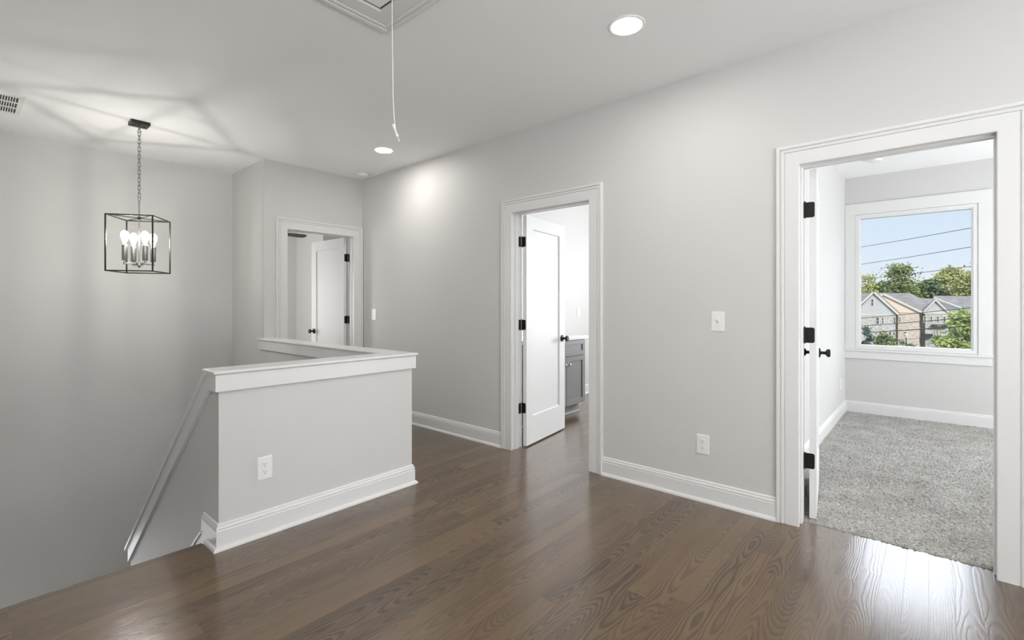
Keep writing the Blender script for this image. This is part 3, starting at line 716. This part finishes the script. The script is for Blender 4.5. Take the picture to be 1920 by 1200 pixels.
# ------------------------------------------------------------------ bathroom vanity
def shaker(bm_frame, x0, x1, z0, z1, y, st=.055):
    """shaker front facing -Y"""
    bm = bm_frame; yo = y - .019
    box(bm, (x0, yo, z0), (x0 + st, y, z1)); box(bm, (x1 - st, yo, z0), (x1, y, z1))
    box(bm, (x0 + st, yo, z0), (x1 - st, y, z0 + st)); box(bm, (x0 + st, yo, z1 - st), (x1 - st, y, z1))
    box(bm, (x0 + st, y - .008, z0 + st), (x1 - st, y, z1 - st))
VY, VX0, VX1 = 3.068, 3.225, 4.785
def vanity():
    t = thing('bathroom_vanity', 'grey shaker vanity cabinet behind the open bathroom door', 'vanity', ((VX0 + VX1)/2, 3.35, 0))
    bm = new(); box(bm, (VX0, VY + .001, .115), (VX1, 3.655, .853)); obj('body', bm, M['cab'], t)
    bm = new(); box(bm, (VX0, VY + .07, 0), (VX1 - .0, 3.65, .115)); obj('toe_kick', bm, M['cab'], t)
    bm = new(); sweep(bm, [(VX0, VY + .07), (VX1, VY + .07)], [(0, 0), (.014, 0), (.014, .008), (.010, .016), (0, .018)], side=-1); obj('shoe_moulding', bm, M['cab'], t)
    g = .003
    for a, b in ((4.03, 4.405), (4.405, 4.782)):
        bm = new(); shaker(bm, a + g, b - g, .120, .665, VY); d = obj('door', bm, M['cab'], t)
        kx = b - .040 if a < 4.2 else a + .040
        bm = new(); tube(bm, [(kx, VY - .019, .575), (kx, VY - .036, .575)], .005, 10); box(bm, (kx - .013, VY - .046, .562), (kx + .013, VY - .036, .588), bevel=.002); obj('knob', bm, M['steel'], d, label='square polished cabinet knob')
    bm = new(); shaker(bm, 4.03 + g, 4.782 - g, .672, .846, VY, .05); obj('drawer_front', bm, M['cab'], t)
    for z0, z1 in ((.120, .39), (.397, .665), (.672, .846)):
        bm = new(); shaker(bm, 3.50 + g, 4.03 - g, z0, z1, VY, .05); d = obj('drawer', bm, M['cab'], t)
        bm = new(); tube(bm, [(3.765, VY - .019, (z0+z1)/2), (3.765, VY - .036, (z0+z1)/2)], .005, 10); box(bm, (3.752, VY - .046, (z0+z1)/2 - .013), (3.778, VY - .036, (z0+z1)/2 + .013), bevel=.002); obj('knob', bm, M['steel'], d)
    bm = new(); shaker(bm, VX0 + g, 3.50 - g, .120, .846, VY); obj('door', bm, M['cab'], t)
    c = thing('countertop', 'white quartz countertop on the grey bathroom vanity', 'countertop', (4.0, 3.35, .855))
    bm = new(); box(bm, (VX0 - .006, VY - .045, .8545), (VX1 + .028, 3.656, .890), bevel=.002); obj('slab', bm, M['quartz'], c)
    bm = new(); box(bm, (VX0, 3.636, .891), (VX1 + .02, 3.656, .99), bevel=.001); obj('backsplash', bm, M['quartz'], c)
    bm = new(); lathe(bm, [(.16, .8905), (.165, .893), (.17, .8905)], Matrix.Translation((4.4, 3.30, 0)) @ Matrix.Diagonal((1.25, .9, 1, 1)), 32); obj('sink_rim', bm, M['steel'], c)
    f = thing('faucet', 'brushed metal faucet at the back of the white countertop', 'faucet', (4.4, 3.55, .89))
    bm = new(); tube(bm, [(4.4, 3.55, .8905), (4.4, 3.55, 1.03), (4.4, 3.53, 1.06), (4.4, 3.48, 1.07), (4.4, 3.43, 1.05)], .011, 12); obj('spout', bm, M['nickel'], f, smooth=True)
    for s in (-1, 1):
        bm = new(); tube(bm, [(4.4 + s*.09, 3.55, .8905), (4.4 + s*.09, 3.55, .93)], .013, 12); tube(bm, [(4.4 + s*.09, 3.55, .94), (4.4 + s*.135, 3.55, .945)], .006, 10); obj('handle', bm, M['nickel'], f, smooth=True)
vanity()

# ------------------------------------------------------------------ ceiling fan in the far room
def fan():
    fx, fy, fz = 2.75, 7.10, 2.275
    t = thing('ceiling_fan', 'ceiling fan with dark wooden blades in the far room', 'ceiling fan', (fx, fy, H))
    bm = new(); lathe(bm, [(0, H - .001), (.07, H - .001), (.065, H - .04), (.015, H - .06), (.015, fz + .12), (.03, fz + .11), (.10, fz + .09), (.11, fz + .02), (.08, fz - .03), (0, fz - .05)], Matrix.Translation((fx, fy, 0)), 28); obj('motor', bm, M['nickel'], t, smooth=True)
    for k in range(5):
        a = R(2 + 72 * k); m_ = Matrix.Translation((fx, fy, fz)) @ Matrix.Rotation(a, 4, 'Z') @ Matrix.Rotation(R(-12), 4, 'X')
        bm = new(); prism(bm, [m_ @ Vector(p) for p in ((.14, -.045, 0), (.58, -.07, 0), (.64, -.055, 0), (.655, 0, 0), (.64, .055, 0), (.58, .07, 0), (.14, .045, 0))], (0, 0, .008)); b = obj('blade', bm, M['fan'], t)
        bm = new(); prism(bm, [m_ @ Vector(p) for p in ((.07, -.02, .009), (.20, -.03, .009), (.20, .03, .009), (.07, .02, .009))], (0, 0, .005)); obj('bracket', bm, M['nickel'], b)
fan()

# ------------------------------------------------------------------ outside the bedroom window
GZ = -9.4
F_, th_ = 899.0, R(41.2)
def at(px, py, x):
    """point of the vertical plane x = const that the photograph shows at px, py (for far-off buildings)"""
    rx, ry, rz = math.cos(th_) + math.sin(th_)*(px - 960)/F_, math.sin(th_) - math.cos(th_)*(px - 960)/F_, -(py - 571)/F_
    return Vector((x, ry * x / rx, EYE + rz * x / rx))
bm = new(); box(bm, (XE + 6, -260, GZ - .5), (420, 320, GZ))
tagit(obj('ground', bm, M['grass']), 'green ground around the houses outside', 'ground', kind='structure')
def gable_house(name, label, X0, apex, eave, ridge_back, wall_m, gable_m, windows, belt, over=.35):
    """gable end facing the camera; apex and right eave as seen, left eave mirrored"""
    A, E = at(*apex, X0), at(*eave, X0); hw = abs(E.y - A.y); yc = A.y; ze = E.z
    t = thing(name, label, 'house', (X0, yc, GZ), group='townhouses outside the window')
    bm = new(); box(bm, (X0, yc - hw + over, GZ), (X0 + ridge_back, yc + hw - over, ze)); obj('wall', bm, wall_m, t)
    bm = new(); prism(bm, [(X0 - .03, yc - hw + over, ze - .1), (X0 - .03, yc + hw - over, ze - .1), (X0 - .03, yc, A.z - .35)], (ridge_back, 0, 0)); obj('gable', bm, gable_m, t)
    for s in (-1, 1):
        bm = new(); d = Vector((0, s*hw, ze - A.z)); nz = Vector((0, s*(A.z - ze), hw)).normalized() * .22
        p = [Vector((X0 - .4, yc, A.z)), Vector((X0 - .4, yc, A.z)) + d, Vector((X0 - .4, yc, A.z)) + d + nz, Vector((X0 - .4, yc, A.z)) + nz]
        prism(bm, p, (ridge_back + .8, 0, 0)); obj('roof_slope', bm, M['shingle'], t)
        bm = new(); p = [q - Vector((.06, 0, .28)) if i < 2 else q - Vector((.06, 0, .1)) for i, q in enumerate(p)]
        prism(bm, p, (.12, 0, 0)); obj('rake_board', bm, M['ext_trim'], t)
    if belt: bm = new(); box(bm, (X0 - .08, yc - hw + over, ze - .30), (X0 + .05, yc + hw - over, ze - .08)); obj('belt_board', bm, M['ext_trim'], t)
    for (a, b, c, d) in windows: house_window(t, X0, a, b, c, d)
    return t, yc, hw, ze
def house_window(t, X0, px0, py0, px1, py1):
    P, Q = at(px0, py0, X0), at(px1, py1, X0)
    bm = new(); box(bm, (X0 - .10, P.y, P.z), (X0 + .02, Q.y, Q.z)); w = obj('window', bm, M['ext_trim'], t)
    bm = new(); m_ = .12; y0, y1 = min(P.y, Q.y) + m_, max(P.y, Q.y) - m_; z0, z1 = min(P.z, Q.z) + m_, max(P.z, Q.z) - m_
    zm = (z0 + z1) / 2
    box(bm, (X0 - .13, y0, z0), (X0 - .09, y1, zm - .04)); box(bm, (X0 - .13, y0, zm + .04), (X0 - .09, y1, z1)); obj('pane', bm, M['ext_glass'], w)
def pipe(t, px, py, X0):
    P = at(px, py, X0); bm = new(); box(bm, (X0 - .2, P.y - .12, GZ), (X0 - .02, P.y + .12, P.z)); obj('downspout', bm, M['pipe'], t)
ta, *_ = gable_house('townhouse', 'grey sided townhouse with a pointed gable outside at the window left', 120, (1638.5, 547.5), (1685, 589.5), 3.2, M['brick_grey'], M['siding'],
    [(1642, 594, 1649.5, 608), (1652.5, 594, 1658, 608), (1674.5, 594, 1680.5, 607), (1665, 622, 1672.5, 629), (1673, 622, 1680.5, 629), (1632.5, 560, 1639, 574)], True)
pipe(ta, 1682, 591, 120)
tb, *_ = gable_house('townhouse', 'peach brick townhouse with a sunlit cream gable outside the window', 124, (1656.5, 550.5), (1728.5, 585), 1.3, M['brick_peach'], M['siding_peach'],
    [(1685, 594, 1690, 604), (1694, 621, 1701, 629)], False)
pipe(tb, 1727, 587, 124)
def main_block():
    X0 = 126
    t = thing('townhouse', 'white brick townhouse with a small gable and dark awnings outside the window', 'house', (X0, at(1755, 600, X0).y, GZ), group='townhouses outside the window')
    yl, yr = at(1598, 580, X0).y, at(1795, 580, X0).y; ze = at(1755, 586, X0).z
    bm = new(); box(bm, (X0, yr, GZ), (X0 + 10, yl, ze)); obj('wall', bm, M['brick_grey'], t)
    xr = X0 + 7; rl, rr = at(1598, 549.5, xr), at(1706, 549.5, xr); r2, r3 = at(1726, 559.5, xr), at(1796, 560, xr)
    bm = new()
    eL, eR = Vector((X0 - .5, yl, ze)), Vector((X0 - .5, yr, ze)); eM = Vector((X0 - .5, at(1731, 587, X0).y, ze)); bL, bR = Vector((X0 + 14, yl, ze)), Vector((X0 + 14, yr, ze))
    v = [bm.verts.new(p) for p in (eL, eM, eR, r3, r2, rr, rl, bL, bR)]
    for q in ((0, 1, 5, 6), (1, 4, 5), (1, 2, 3, 4), (6, 5, 4, 3, 8, 7), (2, 8, 3), (0, 6, 7), (0, 7, 8, 2, 1)): bm.faces.new([v[i] for i in q])
    obj('roof', bm, M['shingle'], t)
    bm = new(); bar(bm, at(1751, 558.8, 131.6), at(1802, 578, 127.2), .24); obj('roof_flashing', bm, M['ext_trim'], t)
    # small front gable
    Xg = X0 - 1.2; A, E, E2 = at(1754.5, 561.5, Xg), at(1778.5, 584.5, Xg), at(1731.5, 584.5, Xg)
    bm = new(); box(bm, (Xg, E.y + .25, GZ), (X0, E2.y - .25, E.z)); obj('wall', bm, M['brick_grey'], t)
    bm = new(); prism(bm, [(Xg - .02, E.y + .3, E.z), (Xg - .02, E2.y - .3, E2.z), (Xg - .02, A.y, A.z - .3)], (5, 0, 0)); obj('gable', bm, M['siding'], t)
    for Q in (E, E2):
        bm = new(); s = Vector((-.35, 0, 0)); up = Vector((0, 0, .22)); prism(bm, [A + s, Q + s, Q + s + up, A + s + up], (5.4, 0, 0)); obj('roof_slope', bm, M['shingle'], t)
        bm = new(); dn = Vector((0, 0, -.3)); s = Vector((-.42, 0, 0)); prism(bm, [A + s + up*.5, Q + s + up*.5, Q + s + dn, A + s + dn], (.1, 0, 0)); obj('rake_board', bm, M['ext_trim'], t)
    bm = new(); box(bm, (Xg - .12, E.y, E.z - .45), (Xg + .02, E2.y, E.z)); obj('belt_board', bm, M['ext_trim'], t)
    for a, b in ((1731, 1737.5), (1743.5, 1749.5), (1755.5, 1762), (1768, 1774.5)): house_window(t, Xg, a, 592.5, b, 604.5)
    for a, b in ((1749.5, 1754), (1755, 1760), (1762, 1766.5)): house_window(t, Xg, a, 619, b, 634)
    for (a, b, c, d) in ((1746, 608, 1777, 612.5), (1728.5, 625.5, 1749, 631.5)):
        P, Q = at(a, b, Xg), at(c, d, Xg); bm = new()
        prism(bm, [(Xg, P.y, P.z), (Xg - 1.0, P.y, Q.z), (Xg - 1.0, P.y, Q.z - .1), (Xg, P.y, Q.z - .1)], (0, Q.y - P.y, 0)); obj('awning', bm, M['awning'], t)
main_block()
def right_block():
    X0 = 141.5
    t = thing('townhouse', 'long grey roofed townhouse at the right edge of the window view', 'house', (X0, at(1805, 600, X0).y, GZ), group='townhouses outside the window')
    yl, yr = at(1752, 580, X0).y, at(1870, 580, X0).y; ze = at(1800, 588, X0).z
    bm = new(); box(bm, (X0, yr, GZ), (X0 + 9, yl, ze)); obj('wall', bm, M['ext_trim'], t)
    xr = X0 + 8; a, b = at(1750, 554.5, xr), at(1870, 556, xr)
    bm = new(); v = [bm.verts.new(p) for p in ((X0 - .6, yl, ze), (X0 - .6, yr, ze), b, a, (X0 + 16, yr, ze), (X0 + 16, yl, ze))]
    for q in ((0, 1, 2, 3), (3, 2, 4, 5), (0, 3, 5), (1, 4, 2), (0, 5, 4, 1)): bm.faces.new([v[i] for i in q])
    obj('roof', bm, M['shingle'], t)
    for q in ((1782, 594, 1787, 604), (1799, 594, 1804, 604), (1808, 594, 1813, 604)): house_window(t, X0, *q)
right_block()

def plant(name, label, cat, base, height, width, m, n, seed, group=None, trunk=.25, low=.0, shape='round', size=.30):
    r_ = random.Random(seed); t = thing(name, label, cat, base[:], group=group)
    bx, by, bz = base
    bm = new(); top = bz + height * .85
    tube(bm, [(bx, by, bz), (bx + .1, by + .05, bz + height*.4), (bx, by, top)], [trunk, trunk*.7, trunk*.15], 7)
    clumps = []
    for i in range(26):
        f = r_.random(); z = low + (1 - low) * f
        wr = {'round': math.sqrt(max(.05, 1 - (2*f - 1)**2)), 'cone': 1.05 - f, 'pine': (1.1 - f) * (.55 + .45*r_.random())}[shape]
        a = r_.uniform(0, 6.283); rad = width/2 * wr * math.sqrt(r_.random())
        c = Vector((bx + rad*math.cos(a), by + rad*math.sin(a), bz + height * z)); clumps.append((c, width * r_.uniform(.11, .2)))
        if rad > width*.12 and i % 2 == 0: tube(bm, [(bx, by, c.z - height*.06), c], [trunk*.35, trunk*.08], 5)
    obj('trunk', bm, M['bark'], t)
    bm = new()
    for i in range(n):
        c, s = clumps[i % len(clumps)]
        p = c + Vector((r_.gauss(0, 1)*s, r_.gauss(0, 1)*s, r_.gauss(0, .62)*s))
        if p.z < bz + .02: p.z = bz + .05
        d1 = Vector((r_.uniform(-1, 1), r_.uniform(-1, 1), r_.uniform(-.6, .6))).normalized(); d2 = d1.orthogonal().normalized()
        L = size * r_.uniform(.6, 1.4)
        v = [bm.verts.new(q) for q in (p, p + d1*L*.5 + d2*L*.32, p + d1*L, p + d1*L*.5 - d2*L*.32)]; bm.faces.new(v)
    obj('foliage', bm, m, t)
def tree_at(px, ytop, wpx, X0, *a, **k):
    top = at(px, ytop, X0); w = abs(at(px + wpx/2, ytop, X0).y - at(px - wpx/2, ytop, X0).y)
    plant(a[0], a[1], 'tree', Vector((X0, top.y, GZ)), top.z - GZ, w, *a[2:], **k)
TG = 'trees behind the townhouses'
tree_at(1690, 502, 78, 165, 'pine_tree', 'tall spreading pine rising behind the peach townhouse', M['leaf_pine'], 6500, 11, TG, trunk=.5, low=.50, shape='pine', size=.65)
tree_at(1628, 516, 38, 160, 'slim_tree', 'slim open tree behind the grey gable at the window left edge', M['leaf_warm'], 1300, 12, TG, trunk=.3, low=.55, size=.6)
tree_at(1655, 536, 56, 175, 'background_tree', 'low green tree between the slim tree and the pine', M['leaf_pine'], 2500, 17, TG, trunk=.4, low=.5, size=1.0)
tree_at(1733, 533, 62, 172, 'background_tree', 'dark green tree just right of the tall pine', M['leaf_dark'], 3600, 13, TG, trunk=.4, low=.5, size=1.0)
tree_at(1762, 520, 50, 178, 'background_tree', 'yellow green tree behind the small gable', M['leaf_warm'], 4480, 14, TG, trunk=.4, low=.5, size=.7)
tree_at(1785, 507, 48, 182, 'background_tree', 'narrow sunlit tree between the small gable and the right window edge', M['leaf_warm'], 4480, 15, TG, trunk=.4, low=.5, size=.7)
tree_at(1818, 512, 66, 170, 'background_tree', 'broad sunlit tree at the right edge of the window view', M['leaf_warm'], 5880, 16, TG, trunk=.4, low=.5, size=.7)
def shrub_at(px, ytop, wpx, X0, *a, **k):
    top = at(px, ytop, X0); w = abs(at(px + wpx/2, ytop, X0).y - at(px - wpx/2, ytop, X0).y)
    plant(a[0], a[1], 'shrub' if 'shrub' in a[0] else 'tree', Vector((X0, top.y, GZ)), top.z - GZ, w, *a[2:], **k)
shrub_at(1803, 588, 74, 78, 'leafy_tree', 'lime green tree in front of the awnings at the lower right of the window', M['leaf_lime'], 6500, 21, trunk=.2, low=.15, size=.45)
shrub_at(1758, 634, 34, 84, 'garden_shrub', 'pale green shrub left of the lime green tree', M['leaf_lime'], 1500, 22, 'shrubs in front of the townhouses', trunk=.08, low=.1, size=.35)
shrub_at(1625, 616, 17, 92, 'dark_tree', 'small dark bluish tree at the lower left of the window', M['leaf_blue'], 1400, 23, trunk=.12, low=.25, size=.35)
shrub_at(1661, 627, 34, 100, 'garden_shrub', 'round bright green shrub before the grey townhouse', M['leaf_pine'], 2200, 24, 'shrubs in front of the townhouses', trunk=.1, low=.05, size=.4)
shrub_at(1700, 637, 30, 104, 'garden_shrub', 'low dark green shrub before the peach townhouse', M['leaf_dark'], 1600, 25, 'shrubs in front of the townhouses', trunk=.1, low=.05, size=.35)
# lamp post
P = at(1699, 629, 100)
t = thing('lamp_post', 'slim post lamp in front of the peach townhouse', 'street lamp', (P.x, P.y, GZ))
bm = new(); tube(bm, [(P.x, P.y, GZ), (P.x, P.y, P.z - .35)], .07, 8); obj('post', bm, M['pipe'], t)
bm = new(); lathe(bm, [(0, -.35), (.18, -.35), (.26, .15), (0, .35)], Matrix.Translation(P), 4); obj('lantern', bm, M['ext_trim'], t)
# overhead wires
WIRES = [('highest wire crossing the sky outside the bedroom window', 463, 427.5, .016), ('second highest wire crossing the sky outside the window', 495.5, 463, .016),
         ('third wire from the top, passing the tree tops outside', 524, 499.5, .016), ('wire passing just under the house eaves outside', 596.5, 577, .020),
         ('wire crossing the upper house windows outside', 611, 595, .022), ('thick wire crossing below the upper house windows outside', 624, 610.5, .030), ('lowest thin wire crossing the house fronts outside', 641.5, 627, .013)]
for lab, ya_, yb_, r_ in WIRES:
    a, b = at(1616, ya_, 40), at(1820, yb_, 31); d = b - a
    bm = new(); tube(bm, [a - d*1.6 + Z*.15, a - d*.5, a, a + d*.5 - Z*.02, b, b + d*.5, b + d*1.6 + Z*.15], r_, 6)
    tagit(obj('power_line', bm, M['wire'], smooth=True), lab, 'power line', 'overhead wires outside the window')
